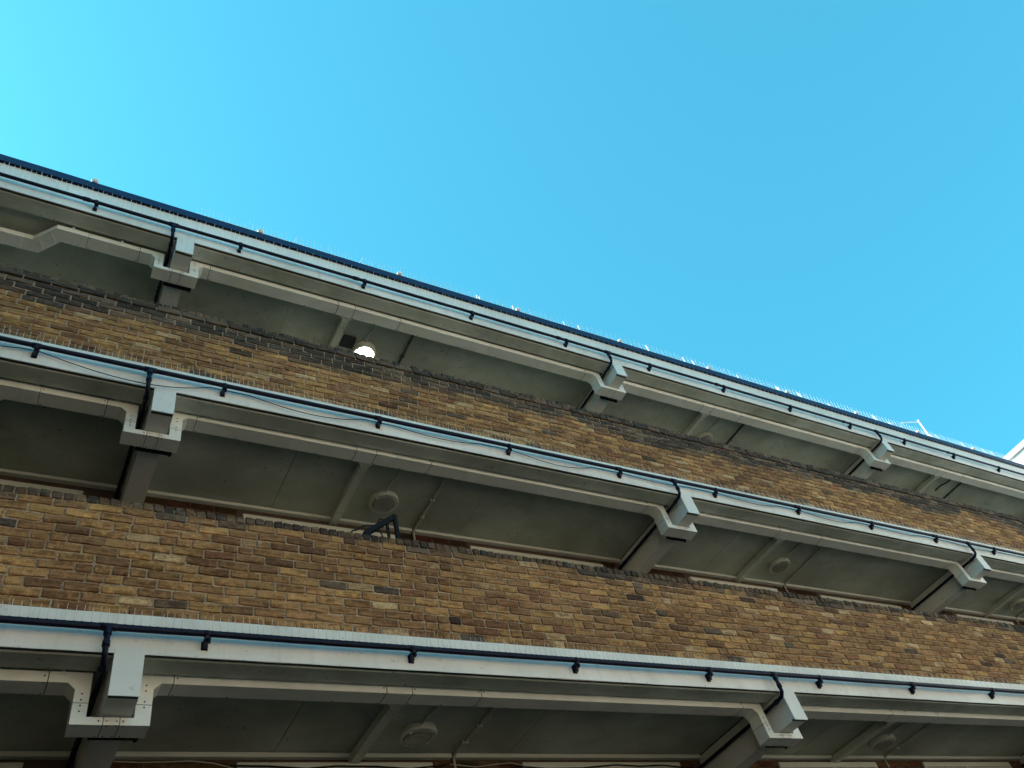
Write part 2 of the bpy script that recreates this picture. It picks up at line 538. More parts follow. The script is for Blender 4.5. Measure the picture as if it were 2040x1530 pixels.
# ------------------------------------------------------------------ bricks
def brick_shape(Lx, Hz, depth, nx, nz, rng):
    """front face towards -Y, centred on x and z, front at y=0"""
    vs = []; grid = {}
    chip = [(rng.uniform(-Lx / 2, Lx / 2), rng.choice((-Hz / 2, Hz / 2)), rng.uniform(0.006, 0.022), rng.uniform(0.3, 1.0)) for _ in range(rng.choice((0, 1, 1, 2)))]
    xs = [-Lx / 2] + [-Lx / 2 + 0.007 + (Lx - 0.014) * i / (nx - 2) for i in range(nx - 1)] + [Lx / 2]
    zs = [-Hz / 2] + [-Hz / 2 + 0.006 + (Hz - 0.012) * i / (nz - 2) for i in range(nz - 1)] + [Hz / 2]
    nx = len(xs); nz = len(zs)
    tilt = rng.uniform(-0.0012, 0.0012)
    for i, x in enumerate(xs):
        for j, z in enumerate(zs):
            bx = i in (0, nx - 1); bz = j in (0, nz - 1)
            y = rng.uniform(-0.0008, 0.0008)
            dx = dz = 0
            if bx or bz:
                y += 0.0045 + rng.uniform(-0.001, 0.0015)
                if bx: dx = -math.copysign(rng.uniform(-0.0012, 0.0045), x)
                if bz: dz = -math.copysign(rng.uniform(-0.0012, 0.0040), z)
                if bx and bz:
                    dx -= math.copysign(rng.uniform(0.002, 0.009), x); dz -= math.copysign(rng.uniform(0.001, 0.006), z); y += 0.003
            for cx, cz, cr, ca in chip:
                d = math.hypot(x - cx, (z - cz))
                if d < cr:
                    y += 0.008 * ca * (1 - d / cr) + 0.002
                    if bz: dz -= math.copysign(0.004 * ca, z)
            grid[i, j] = len(vs)
            vs.append((x + dx, y, z + dz + tilt * x / Lx * 8))
    fs = []
    for i in range(nx - 1):
        for j in range(nz - 1):
            fs.append((grid[i, j], grid[i + 1, j], grid[i + 1, j + 1], grid[i, j + 1]))
    ring = [grid[i, 0] for i in range(nx)] + [grid[nx - 1, j] for j in range(1, nz)] + \
           [grid[i, nz - 1] for i in range(nx - 2, -1, -1)] + [grid[0, j] for j in range(nz - 2, 0, -1)]
    b = len(vs)
    for q in ring:
        vs.append((vs[q][0], depth, vs[q][2]))
    m = len(ring)
    for q in range(m):
        r = (q + 1) % m
        fs.append((ring[r], ring[q], b + q, b + r))
    return vs, fs

rng = random.Random(5)
SHAPES = {
    'stretcher': [brick_shape(0.2150, 0.0672, 0.05, 6, 3, rng) for _ in range(18)],
    'half': [brick_shape(0.1040, 0.0672, 0.05, 4, 3, rng) for _ in range(6)],
    'edge': [brick_shape(0.0665, 0.0690, 0.09, 4, 3, rng) for _ in range(8)],
}
MESHES = {}
for kind_, lst in SHAPES.items():
    MESHES[kind_] = []
    for vs, fs in lst:
        me = bpy.data.meshes.new("brick")
        me.from_pydata(vs, [], fs)
        me.update()
        me.materials.append(M_BRICK)
        MESHES[kind_].append(me)

YEL = (0.45, 0.250, 0.094); TAN = (0.38, 0.203, 0.084); PALE = (0.54, 0.360, 0.190); BRN = (0.280, 0.145, 0.064)
RED = (0.275, 0.124, 0.060); UMB = (0.170, 0.087, 0.044); GRY = (0.125, 0.092, 0.068); SOOT = (0.048, 0.042, 0.037); BLU = (0.045, 0.027, 0.024)
def tone_for(row_from_top, x, seedz, rg):
    """colour of one brick: stock mix, with soot on the weathered top courses"""
    r = rg.random()
    reg = noise.noise(Vector((x * 0.55, seedz * 3.1, row_from_top * 0.13)))
    if r < 0.22: c = YEL
    elif r < 0.52: c = TAN
    elif r < 0.58: c = PALE
    elif r < 0.84: c = BRN
    elif r < 0.90: c = RED
    elif r < 0.975: c = UMB
    elif r < 0.995: c = GRY
    else: c = BLU
    v = rg.uniform(0.82, 1.16) * (1 + 0.25 * reg)
    m = rg.uniform(0.0, 0.35)                      # no two bricks of the same clay
    c = [(a * (1 - m) + b * m) * v for a, b in zip(c, TAN)]
    return c

def soot_mix(c, s, rg):
    t = SOOT if rg.random() < 0.6 else GRY
    v = rg.uniform(0.75, 1.3)
    return [a * (1 - s) + b * v * s for a, b in zip(c, t)]

def in_view(x, y, z):
    d = RC[2][0] * x + RC[2][1] * y + RC[2][2] * z
    if d < 0.2: return False
    u = (RC[0][0] * x + RC[0][1] * y + RC[0][2] * z) / d * 1589.79
    v = (RC[1][0] * x + RC[1][1] * y + RC[1][2] * z) / d * 1589.79
    return abs(u) < 1060 and abs(v) < 790

def lay(o_parent, items, limit=300):
    """items: (kind, x, y, z, colour). The nearest ones in view become bricks of their own, the others one mass."""
    off = o_parent.matrix_basis.translation.copy()
    p = o_parent
    while p.parent is not None:
        p = p.parent; off += p.matrix_basis.translation
    vis = [(it[1] ** 2 + it[2] ** 2 + it[3] ** 2, i) for i, it in enumerate(items) if in_view(it[1], it[2], it[3])]
    vis.sort()
    own = set(i for _, i in vis[:limit])
    rg = random.Random(len(items))
    mass = MB()
    for i, (kd, x, y, z, c) in enumerate(items):
        q = rg.randrange(len(MESHES[kd]))
        if i in own:
            o = bpy.data.objects.new("brick", MESHES[kd][q])
            o.location = (x - off.x, y - off.y, z - off.z)
            o.color = (*c, 1)
            COL.objects.link(o)
            o.parent = o_parent
        else:
            vs, fs = SHAPES[kd][q]
            mass.add([(a + x, b + y, d + z) for a, b, d in vs], fs, tone=c)
    if mass.v:
        mass.build("brick_courses", M_BRICK_MASS, o_parent, kind='stuff', fixn=False)

COURSE = 0.0768
def parapet(L, label):
    z0 = FT[L]; xa, xb = X0 + 0.05, X1 - 0.05
    par = thing("brick_parapet", (8.7, 5.0, z0), label, "brick wall", "brick parapet walls of the galleries")
    mb = MB()
    top = z0 + 12 * COURSE
    mb.box(xa, xb, YF + 0.0235, YF + 0.225, z0 + 0.002, top - 0.004)
    mb.box(xa, xb, YF + 0.040, YF + 0.220, top - 0.0035, top + 0.056)
    mb.build("mortar_bed", M_MORTAR, par)
    rg = random.Random(31 + L)
    items = []
    yf = YF + 0.012
    for r in range(12):
        z = z0 + (r + 0.5) * COURSE + 0.002
        x = xa + (0.0 if r % 2 else 0.1125) + rg.uniform(-0.012, 0.012) + r * 0.017
        ft = 12 - r                              # courses below the coping
        while x < xb - 0.12:
            if rg.random() < (0.09 if L == 0 else 0.05):
                kinds = ('half', 'half')
            else:
                kinds = ('stretcher',)
            for kd in kinds:
                ln = 0.225 if kd == 'stretcher' else 0.1125
                c = tone_for(ft, x, L, rg)
                edge = noise.noise(Vector((x * 0.7, L * 5.0, 2.0))) + 0.5 * noise.noise(Vector((x * 3.0, L * 5.0, 7.0)))
                if L == 0:
                    s = 1.55 + edge * 1.6 - ft + (0.25 if x > 2.6 else -0.5)
                else:
                    s = 5.0 + edge * 2.6 - ft
                s = max(0.0, min(0.92, s * 0.75 + rg.uniform(-0.22, 0.22)))
                if s > 0.05: c = soot_mix(c, s, rg)
                yy = yf + rg.uniform(-0.0022, 0.003)
                if L == 1 and r == 11: yy -= 0.013          # creasing course stands proud
                items.append((kd, x + ln / 2, yy, z + rg.uniform(-0.0016, 0.0016), c))
                x += ln
    x = xa
    n = 0
    while x < xb - 0.08:                          # brick-on-edge coping
        c = soot_mix(tone_for(0, x, L, rg), rg.uniform(0.70, 0.97), rg)
        items.append(('edge', x + 0.0375, yf + 0.005 + rg.uniform(-0.004, 0.007), top + 0.036 + rg.uniform(-0.006, 0.003), c))
        x += 0.0755
        n += 1
    lay(par, items)
    return par
parapet(0, "lower brick parapet wall of yellow stock bricks above the lowest white beam")
parapet(1, "upper brick parapet wall with dark sooty top courses between the middle and top galleries")

# bricks of the rear wall, where the galleries let the eye reach it
items = []
rg = random.Random(77)
for L in (0, 1):
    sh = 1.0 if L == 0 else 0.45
    for a in range(len(BX)):
        ref = BX[a]
        for p0, p1 in ((BWID, OPEN[0][0]), (OPEN[0][1], OPEN[1][0]), (OPEN[1][1], 5.94)):
            for r in range(4):
                z = CE[L] - 0.085 - r * COURSE
                x = ref + p0 + 0.004
                if r % 2: 
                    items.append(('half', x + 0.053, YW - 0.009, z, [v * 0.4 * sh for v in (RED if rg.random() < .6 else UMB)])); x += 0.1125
                while x + 0.2 < ref + p1 and x < X1 - 0.3:
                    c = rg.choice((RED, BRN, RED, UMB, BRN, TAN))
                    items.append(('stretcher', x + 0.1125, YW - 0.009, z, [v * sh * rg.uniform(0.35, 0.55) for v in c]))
                    x += 0.225
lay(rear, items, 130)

# ------------------------------------------------------------------ cable trunking
def rivets_mesh(mbr, pts_front, pts_under):
    for x, y, z, r in pts_front: mbr.disc_y(x, y - 0.0015, z, r)
    for x, y, z, r in pts_under: mbr.disc_z(x, y, z - 0.0015, r)

TH = 0.075; TD = 0.150
lvl_name = ("lowest", "middle", "top")
TDZ = (0.0, -0.020, -0.0)
for L in range(3):
    zb = FB[L] - 0.050 + (0.0, 0.014, -0.016)[L]      # underside of the straight runs
    t = thing("cable_trunking", (8.7, TY, zb), "cream metal cable trunking stepping under the cross beams of the %s gallery" % lvl_name[L] if L < 2 else
              "cream metal cable trunking stepping under the cross beams of the top gallery", "cable trunking", "cable trunking runs along the gallery ceilings")
    rv = MB()
    def seg(xa, xb, dz=0.0):
        mb = MB(); mb.bevbox(xa + 0.003, xb - 0.003, TY, TY + TD, zb + dz, zb + dz + TH, 0.0025)
        mb.build("trunking_length", M_TRUNK, t)
        n = int((xb - xa) / 0.52)
        for i in range(n):
            x = xa + (i + 0.5) * (xb - xa) / n
            rv.disc_z(x, TY + TD - 0.012, zb + dz - 0.0015, 0.006)
            rv.disc_z(x, TY + 0.010, zb + dz - 0.0015, 0.004)
        for x in (xa + 0.022, xb - 0.022):
            rv.disc_y(x, TY - 0.0015, zb + dz + TH * 0.55, 0.0062)
            rv.disc_z(x, TY + 0.012, zb + dz - 0.0015, 0.0055); rv.disc_z(x, TY + TD - 0.012, zb + dz - 0.0015, 0.0055)
    def joint(x, dz=0.0):          # cover strap over a joint
        mb = MB(); mb.box(x - 0.006, x + 0.006, TY + 0.0025, TY + TD - 0.003, zb + dz + 0.0025, zb + dz + TH - 0.004)
        mb.build("joint_seal", M_GROOVE, t)
    def drop(xb, dzl=0.0, dzr=0.0):
        """the piece that steps down, passes under a cross beam and comes up again"""
        x0, x1, x2, x3 = xb - 0.165, xb - 0.078, xb + 0.196, xb + 0.292
        zu = BB[L] - 0.006; zl = BB[L] - 0.056
        lt = zb + dzl; rt = zb + dzr
        mb = MB(); ch = 0.045
        mb.exty([(x0 - 0.157, lt + TH), (x0 - 0.157, lt), (x0 - ch, lt), (x0, lt - ch), (x0, zl + 0.142), (x1, zl + 0.142), (x1, lt + TH)], TY - 0.001, TY + TD)
        mb.build("drop_leg", M_TRUNK, t)
        mb = MB()
        mb.exty([(x0, zl + 0.137), (x0, zl), (xb + 0.018, zl), (xb + 0.018, zu), (x1, zu), (x1, zl + 0.137)], TY - 0.001, TY + TD)
        mb.build("drop_elbow", M_TRUNK, t)
        mb = MB()
        mb.exty([(xb + 0.023, zl), (xb + 0.113, zl), (xb + 0.113, zu), (xb + 0.023, zu)], TY - 0.0025, TY + TD + 0.001)
        mb.build("joint_strap", M_TRUNK, t)
        mb = MB()
        mb.exty([(xb + 0.118, zl), (x3, zl), (x3, zl + 0.137), (x2, zl + 0.137), (x2, zu), (xb + 0.118, zu)], TY - 0.001, TY + TD)
        mb.build("drop_elbow", M_TRUNK, t)
        mb = MB()
        mb.exty([(x2, zl + 0.142), (x3, zl + 0.142), (x3, rt - ch), (x3 + ch, rt), (x3 + 0.117, rt), (x3 + 0.117, rt + TH), (x2, rt + TH)], TY - 0.001, TY + TD)
        mb.build("drop_leg", M_TRUNK, t)
        for px, pz in ((x0 + 0.043, zl + 0.16), (x0 + 0.043, zl + 0.122), (x0 + 0.043, zl + 0.2), (x0 + 0.043, zl + 0.085), (x3 - 0.046, zl + 0.16), (x3 - 0.046, zl + 0.122),
                       (x3 - 0.046, zl + 0.235), (x3 - 0.046, zl + 0.275), (xb - 0.005, zl + 0.026), (xb + 0.04, zl + 0.026), (xb + 0.098, zl + 0.026), (xb + 0.135, zl + 0.026)):
            rv.disc_y(px, TY - 0.0025, pz, 0.0062)
        for px in (xb, xb + 0.045, xb + 0.098, xb + 0.14):
            rv.disc_z(px, TY + 0.014, zl - 0.0015, 0.0055); rv.disc_z(px, TY + TD - 0.014, zl - 0.0015, 0.0055)
        for a0, a1, c0, c1 in ((x0 + 0.003, x1 - 0.003, zl + 0.13, zl + 0.15), (x2 + 0.003, x3 - 0.003, zl + 0.13, zl + 0.15), (xb + 0.014, xb + 0.027, zl + 0.003, zu - 0.002), (xb + 0.109, xb + 0.122, zl + 0.003, zu - 0.002)):
            mb = MB(); mb.box(a0, a1, TY + 0.0025, TY + TD - 0.003, c0, c1)
            mb.build("joint_seal", M_GROOVE, t)
        joint(x0 - 0.16, dzl); joint(x3 + 0.12, dzr)
        return x0 - 0.16, x3 + 0.12
    starts = []
    for i, xb in enumerate(BX):
        d0 = -0.022 if i == 0 else 0.0
        starts.append(drop(xb, d0, 0.0))
    # left bay: run with a sideways jog towards the wall
    d0 = -0.022
    seg(-0.30, starts[0][0], d0); joint(-0.30, d0); 
    jy = 0.21
    mb = MB()
    mb.extz([(-0.30, TY), (-0.30, TY + TD), (-0.535, TY + TD), (-0.72, TY + TD + jy), (-0.86, TY + TD + jy), (-0.86, TY + jy), (-0.79, TY + jy), (-0.597, TY)], zb + d0, zb + d0 + TH)
    mb.build("jog_piece", M_TRUNK, t)
    mb = MB(); mb.bevbox(X0, -0.862, TY + jy, TY + jy + TD, zb + d0, zb + d0 + TH, 0.0025)
    mb.build("trunking_length", M_TRUNK, t)
    # straps across the jog
    for f0 in (0.22, 0.75):
        px = -0.597 + (-0.193) * f0; py = TY + jy * f0
        mb = MB()
        dx, dy = -0.676, 0.737
        nx_, ny_ = 0.737, 0.676
        q = [(px + 0.0, py + 0.0), (px + dx * 0.028, py + dy * 0.028), (px + dx * 0.028 + 0.068, py + dy * 0.028 + 0.135), (px + 0.068, py + 0.135)]
        mb.extz(q, zb + d0 - 0.003, zb + d0 + 0.004)
        mb.build("joint_strap", M_TRUNK, t)
    for x in (-1.05, -0.90, -0.42):
        yy = TY + (jy if x < -0.8 else 0)
        mb = MB(); mb.bevbox(x - 0.016, x + 0.016, yy - 0.0025, yy + TD + 0.002, zb + d0 - 0.0025, zb + d0 + TH - 0.004, 0.001)
        mb.build("joint_strap", M_TRUNK, t)
    # saddles holding the left run off the beam
    for x in (-0.33, 0.285) if L < 2 else (-0.45, 0.02):
        mb = MB(); mb.bevbox(x - 0.013, x + 0.013, TY - 0.004, TY + 0.001, zb + d0 + 0.05, CE[L] - 0.001, 0.001)
        mb.build("saddle", M_TRUNK, t)
    # straight bays with a tee branching back to the wall
    for i in range(len(BX) - 1):
        xa, xb = starts[i][1], starts[i + 1][0]
        ref = BX[i]
        ta, tb_ = ref + 1.93, ref + 2.14
        seg(xa, ta); seg(tb_, ref + 2.742); seg(ref + 2.742, xb)
        mb = MB(); mb.bevbox(ta + 0.003, tb_ - 0.003, TY - 0.0015, TY + TD + 0.001, zb - 0.0015, zb + TH, 0.0025)
        tee = mb.build("tee_piece", M_TRUNK, t)
        joint(ta); joint(tb_); joint(ref + 2.742)
        # gusset and branch
        mb = MB()
        bx0, bx1 = ref + 2.04, ref + 2.125
        mb.extz([(bx0 - 0.045, TY + TD + 0.002), (bx1 + 0.03, TY + TD + 0.002), (bx1, TY + TD + 0.06), (bx1, TY + TD + 0.14), (bx0, TY + TD + 0.14), (bx0, TY + TD + 0.05)], zb + 0.002, zb + TH)
        mb.build("gusset", M_CEIL2, t)
        mb = MB(); mb.bevbox(bx0 + 0.002, bx1 - 0.002, TY + TD + 0.141, YW - 0.002, zb + 0.012, zb + TH + 0.01, 0.0025)
        mb.build("branch", M_CEIL2, t)
        for yy in (TY + TD + 0.10, TY + TD + 0.17, YW - 0.2):
            rv.disc_z(bx0 + 0.02, yy, zb + (0.0005 if yy < TY + TD + .14 else 0.0105), 0.006); rv.disc_z(bx1 - 0.02, yy, zb + (0.0005 if yy < TY + TD + .14 else 0.0105), 0.006)
    rv.build("screw_heads", M_RIVET, t, kind='stuff')

# ------------------------------------------------------------------ rainwater pipes
YP = 4.836; RP = 0.0195
TEES = (0.470, 6.408, 12.385)
pipe_lab = ("dark navy pipe along the lowest white beam, under the lower brick wall",
            "dark navy pipe along the middle white beam with a loose cable hanging from it",
            "dark navy pipe along the roof beam just under the navy roof trim")
for L in range(3):
    z = PZ[L]
    t = thing("rainwater_pipe", (8.7, YP, z), pipe_lab[L], "pipe", "dark pipes along the white beams")
    xs = [X0 + 0.02]
    while xs[-1] < X1 - 3.2: xs.append(xs[-1] + 2.98)
    xs.append(X1 - 0.02)
    for i in range(len(xs) - 1):
        mb = MB()
        n = 10
        path = [(xs[i] + (xs[i + 1] - xs[i]) * j / n, YP + 0.002 * noise.noise(Vector((i + j * 0.31, L, 0))), z - 0.004 * math.sin(math.pi * (j % 5) / 5) ) for j in range(n + 1)]
        mb.tube(path, RP, 14)
        mb.build("pipe_length", M_NAVY, t)
        mb = MB(); mb.tube([(xs[i + 1] - 0.035, YP, z), (xs[i + 1] - 0.034, YP, z), (xs[i + 1] + 0.034, YP, z), (xs[i + 1] + 0.035, YP, z)], [RP, RP + 0.005, RP + 0.005, RP], 14)
        if i < len(xs) - 2: mb.build("coupling", M_NAVY, t)
    x = 1.053 - 3 * 1.4985
    xs_b = []
    while x < X1 - 0.2:
        if x > X0 + 0.1: xs_b.append(x)
        x += 1.4985
    for x in xs_b:
        x += 0.02 if L == 0 else (0.045 if L == 1 else 0.14)
        mb = MB()
        mb.tube([(x - 0.017, YP, z), (x - 0.0165, YP, z), (x + 0.0165, YP, z), (x + 0.017, YP, z)], [RP, RP + 0.006, RP + 0.006, RP], 12)
        prof = [(YP - 0.018, z - 0.018), (YP - 0.012, z - 0.040), (YP + 0.012, z - 0.046), (YP + 0.03, z - 0.082), (YF - 0.001, z - 0.082), (YF - 0.001, z - 0.015)]
        m = len(prof)
        mb.extx(prof, x - 0.013, x + 0.013)
        mb.box(x + 0.0131, x + 0.027, YP + 0.005, YP + 0.03, z - 0.052, z - 0.015)
        mb.box(x - 0.022, x + 0.022, YF - 0.006, YF - 0.0005, z - 0.085, z - 0.02)
        mb.build("bracket", M_NAVY, t)
    for i, x in enumerate(TEES):
        zh = FB[L] - 0.075
        mb = MB()
        mb.tube([(x - 0.05, YP, z), (x - 0.049, YP, z), (x + 0.049, YP, z), (x + 0.05, YP, z)], [RP, RP + 0.006, RP + 0.006, RP], 14)
        mb.tube([(x, YP, z), (x, YP, z - 0.055)], 0.025, 12)
        mb.build("tee", M_NAVY, t)
        # swan neck: down the fascia, round under the edge beam and back to the wall
        pth = [(x, YP, z - 0.02), (x + 0.001, YP, zh + 0.09), (x + 0.003, YP + 0.006, zh + 0.035), (x + 0.008, YP + 0.035, zh + 0.006), (x + 0.012, YP + 0.085, zh), (x + 0.022, YP + 0.3, zh), (x + 0.022, YW - 0.01, zh)]
        if L == 0: pth[-1] = (x + 0.022, YW - 0.01, zh)
        mb = MB(); mb.tube(pth, 0.018, 12)
        mb.build("swan_neck", M_NAVY, t)
        mb = MB()
        mb.tube([(x + 0.001, YP, zh + 0.115), (x + 0.001, YP, zh + 0.114), (x + 0.001, YP, zh + 0.075), (x + 0.001, YP, zh + 0.074)], [0.018, 0.0235, 0.0235, 0.018], 12)
        mb.build("collar", M_NAVY, t)
        mb = MB()
        mb.tube([(x + 0.014, YP + 0.11, zh), (x + 0.014, YP + 0.111, zh), (x + 0.016, YP + 0.15, zh), (x + 0.016, YP + 0.151, zh)], [0.018, 0.0235, 0.0235, 0.018], 12)
        mb.build("collar", M_NAVY, t)

# loose cable in swags under the middle pipe
mb = MB()
pth = []
z = PZ[1]
SW = ((-1.6, -0.5, .05), (-0.36, 0.98, 0.125), (1.34, 2.42, 0.085), (2.78, 3.72, 0.05), (4.16, 5.2, 0.085), (5.7, 6.6, .03), (7.2, 8.2, 0.05), (8.65, 9.75, 0.06), (10.2, 11.2, 0.04), (12.0, 13.1, .04))
x = -2.1
for a, b, sag in SW:
    pth.append((x, 4.880, z - 0.012)); pth.append((a - 0.04, 4.880, z - 0.012))
    for j in range(13):
        u = j / 12
        pth.append((a + (b - a) * u, 4.872, z - 0.024 - sag * 4 * u * (1 - u) * (0.75 + 0.5 * u)))
    x = b + 0.04
pth.append((X1 - 0.2, 4.880, z - 0.012))
pth = [p for i, p in enumerate(pth) if i == 0 or (Vector(p) - Vector(pth[i - 1])).length > 0.012]
mb.tube(pth, 0.0042, 6)
tag(mb.build("loose_cable", M_CABLE), "thin black cable hanging in swags below the middle pipe", "cable")

# ------------------------------------------------------------------ bird spikes
def spike_mesh(h, r):
    me = bpy.data.meshes.new("spike")
    vs = []; fs = []
    for zz, rr in ((0, r), (h, r * 0.7)):
        for k_ in range(4):
            vs.append((rr * math.cos(k_ * math.pi / 2), rr * math.sin(k_ * math.pi / 2), zz))
    for k_ in range(4):
        fs.append((k_, (k_ + 1) % 4, (k_ + 1) % 4 + 4, k_ + 4))
    fs.append((4, 5, 6, 7))
    me.from_pydata(vs, [], fs); me.update()
    me.materials.append(M_WIRE)
    return me, vs, fs

def spike_run(L, z, y, h, pitch, label, own, fwd, r=0.0019, x_from=X0 + 0.1, x_to=X1 - 0.2, both=True):
    t = thing("bird_spike_strip", (8.7, y, z), label, "bird spikes", "bird spike strips along the pipes and roof edge")
    mb = MB()
    xs = x_from
    mb.extx([(y - 0.009, z), (y + 0.009, z), (y + 0.009, z + 0.004), (y - 0.009, z + 0.004)], x_from, x_to, 0.5, 0.001)
    base = mb.build("base_rail", M_NAVY if L < 3 else M_ALU, t)
    me, vs, fs = spike_mesh(h, r)
    rg = random.Random(900 + L)
    mass = MB(); feet = MB()
    x = x_from; n = 0; i = 0
    off = t.matrix_basis.translation
    while x < x_to:
        ang = fwd + rg.uniform(-0.05, 0.05) + (0.09 if i % 2 else -0.09) * (1 if both else 0.4)
        side = rg.uniform(-0.035, 0.035) + (rg.uniform(-0.5, 0.5) if rg.random() < 0.035 else 0)
        rot = Matrix.Rotation(side, 4, 'Y') @ Matrix.Rotation(ang, 4, 'X')
        px = x + rg.uniform(-0.004, 0.004)
        feet.box(px - 0.006, px + 0.006, y - 0.005, y + 0.005, z + 0.003, z + 0.009)
        if n < own and in_view(px, y, z):
            o = bpy.data.objects.new("spike", me)
            o.matrix_basis = Matrix.Translation((px - off.x, y - off.y, z - off.z)) @ rot
            COL.objects.link(o); o.parent = t
            n += 1
        else:
            mass.add([rot @ Vector(v) + Vector((px, y, z)) for v in vs], fs)
        x += pitch; i += 1
    feet.build("spike_feet", M_NAVY if L < 3 else M_ALU, t, kind='stuff')
    if mass.v: mass.build("spike_rows", M_WIRE if L < 2 else M_SUNLIT_WIRE, t, kind='stuff', fixn=False)
    return t
spike_run(0, PZ[0] + RP - 0.002, YP, 0.125, 0.0495, "row of thin steel bird spikes standing on the lowest pipe", 290, 0.05)
spike_run(1, PZ[1] + RP - 0.002, YP, 0.130, 0.0480, "row of thin steel bird spikes standing on the middle pipe", 290, 0.05)
spike_run(2, PZ[2] + RP - 0.002, YP, 0.150, 0.0480, "row of thin steel bird spikes on the top pipe, tips near the navy trim", 0, 0.42, 0.0022)
rs = spike_run(3, 8.870, 4.876, 0.150, 0.045, "row of sunlit white bird spikes standing on the navy roof edge against the sky", 0, 0.16, 0.0021, x_from=0.7)
mb = MB()
rg = random.Random(41)
x = 4.4
while x < X1 - 0.4:      # wider clips standing among the roof spikes
    hh = rg.uniform(0.06, 0.15)
    mb.box(x - 0.010, x + 0.010, 4.868, 4.874, 8.872, 8.872 + hh)
    if rg.random() < 0.4: mb.box(x + 0.03, x + 0.048, 4.868, 4.874, 8.872, 8.872 + hh * 0.8)
    x += rg.choice((0.24, 0.5, 0.85, 1.1)) * rg.uniform(0.8, 1.2)
mb.build("spike_clips", M_ALU, rs, kind='stuff')

# small domed fixings on the roof edge
ords = ("first", "second", "third", "fourth", "fifth", "sixth", "seventh", "eighth", "ninth", "tenth")
n = 0
x = -0.38
while x < 16:
    mb = MB()
    mb.lathe((x, 4.872, 8.880), [(0.0, -0.012), (0.020, -0.010), (0.034, 0.004), (0.038, 0.020), (0.034, 0.036), (0.022, 0.054), (0.0, 0.059)], 16)
    o = mb.build("roof_fixing", M_ALU)
    tag(o, "%s small white domed fixing from the left on the navy roof edge" % ords[min(n, 9)], "roof fixing", "domed fixings along the roof edge")
    x += 1.81; n += 1

# bent pole on the roof
t = thing("aerial_pole", (14.88, 5.02, 8.852), "thin bent white pole with a side arm standing on the roof edge at the right", "aerial")
mb = MB(); mb.tube([(14.86, 5.02, 8.852), (14.88, 5.02, 9.17), (14.995, 5.02, 9.66)], 0.018, 8); mb.build("pole", M_ALU, t)
mb = MB(); mb.tube([(14.99, 5.02, 9.60), (14.45, 5.0, 9.42), (14.10, 4.99, 9.29)], 0.011, 8); mb.build("arm", M_ALU, t)

# ------------------------------------------------------------------ lamps, conduits and other fittings on the ceilings
bay_side = ("left", "middle", "right")
def lamp(L, x, lit, label):
    zc = CE[L] - 0.001
    yl = 5.79 if lit else 5.85
    t = thing("ceiling_lamp", (x, yl, zc), label, "ceiling lamp", "round bulkhead lamps on the gallery ceilings")
    c = (x, yl, zc)
    if lit:                                  # the working lamp is a deeper fitting on a spacer ring
        mb = MB(); mb.lathe(c, [(0.0, 0.0), (0.156, 0.0), (0.156, -0.034), (0.0, -0.034)], 40); mb.build("spacer_ring", M_LAMP, t)
        c = (x, yl, zc - 0.035)
    mb = MB()
    mb.lathe(c, [(0.152, 0), (0.158, -0.006), (0.160, -0.050), (0.156, -0.060), (0.150, -0.063), (0.128, -0.063), (0.126, -0.050)], 48)
    mb.build("lamp_ring", M_LAMP, t)
    mb = MB()
    mb.lathe(c, [(0.127, -0.050), (0.124, -0.066), (0.110, -0.074), (0.104, -0.071), (0.09, -0.073), (0.0, -0.074)], 48)
    mb.build("lamp_lens", M_LIT if lit else M_LENS, t)
    for k_ in range(4):
        a = 0.6 + k_ * math.pi / 2
        mb = MB()
        cx, cy = x + 0.133 * math.cos(a), yl + 0.133 * math.sin(a)
        mb.bevbox(cx - 0.012, cx + 0.012, cy - 0.012, cy + 0.012, c[2] - 0.074, c[2] - 0.062, 0.003)
        mb.build("lens_clip", M_LAMP, t)
    mb = MB()
    mb.tube([(x + 0.005, TY + TD - 0.01, zc - 0.012), (x + 0.005, yl - 0.39, zc - 0.012), (x - 0.022, yl - 0.28, zc - 0.014), (x - 0.03, yl - 0.22, zc - 0.022), (x - 0.035, yl - 0.15, zc - 0.026)], 0.011, 8)
    mb.build("feed_conduit", M_CONDUIT, t)
    return t
def lx(i): return BX[i] + 2.50
lamp(0, lx(0), False, "largest unlit round lamp, on the lowest gallery ceiling in the left bay")
lamp(0, lx(1) + 0.05, False, "unlit round lamp on the lowest gallery ceiling right of the second cross beam")
lamp(1, lx(0), False, "round unlit bulkhead lamp on the middle gallery ceiling above the black triangular bracket")
lamp(1, lx(1) + 0.06, False, "round unlit bulkhead lamp on the middle gallery ceiling right of the second cross beam")
lamp(1, lx(2) + 0.06, False, "round unlit bulkhead lamp on the middle gallery ceiling at the right edge of the photo")
lamp(2, lx(0), True, "lit white bulkhead lamp glowing just above the upper brick wall")
lamp(2, lx(1) + 0.0, False, "round unlit bulkhead lamp on the top gallery ceiling, half hidden by the upper brick wall")

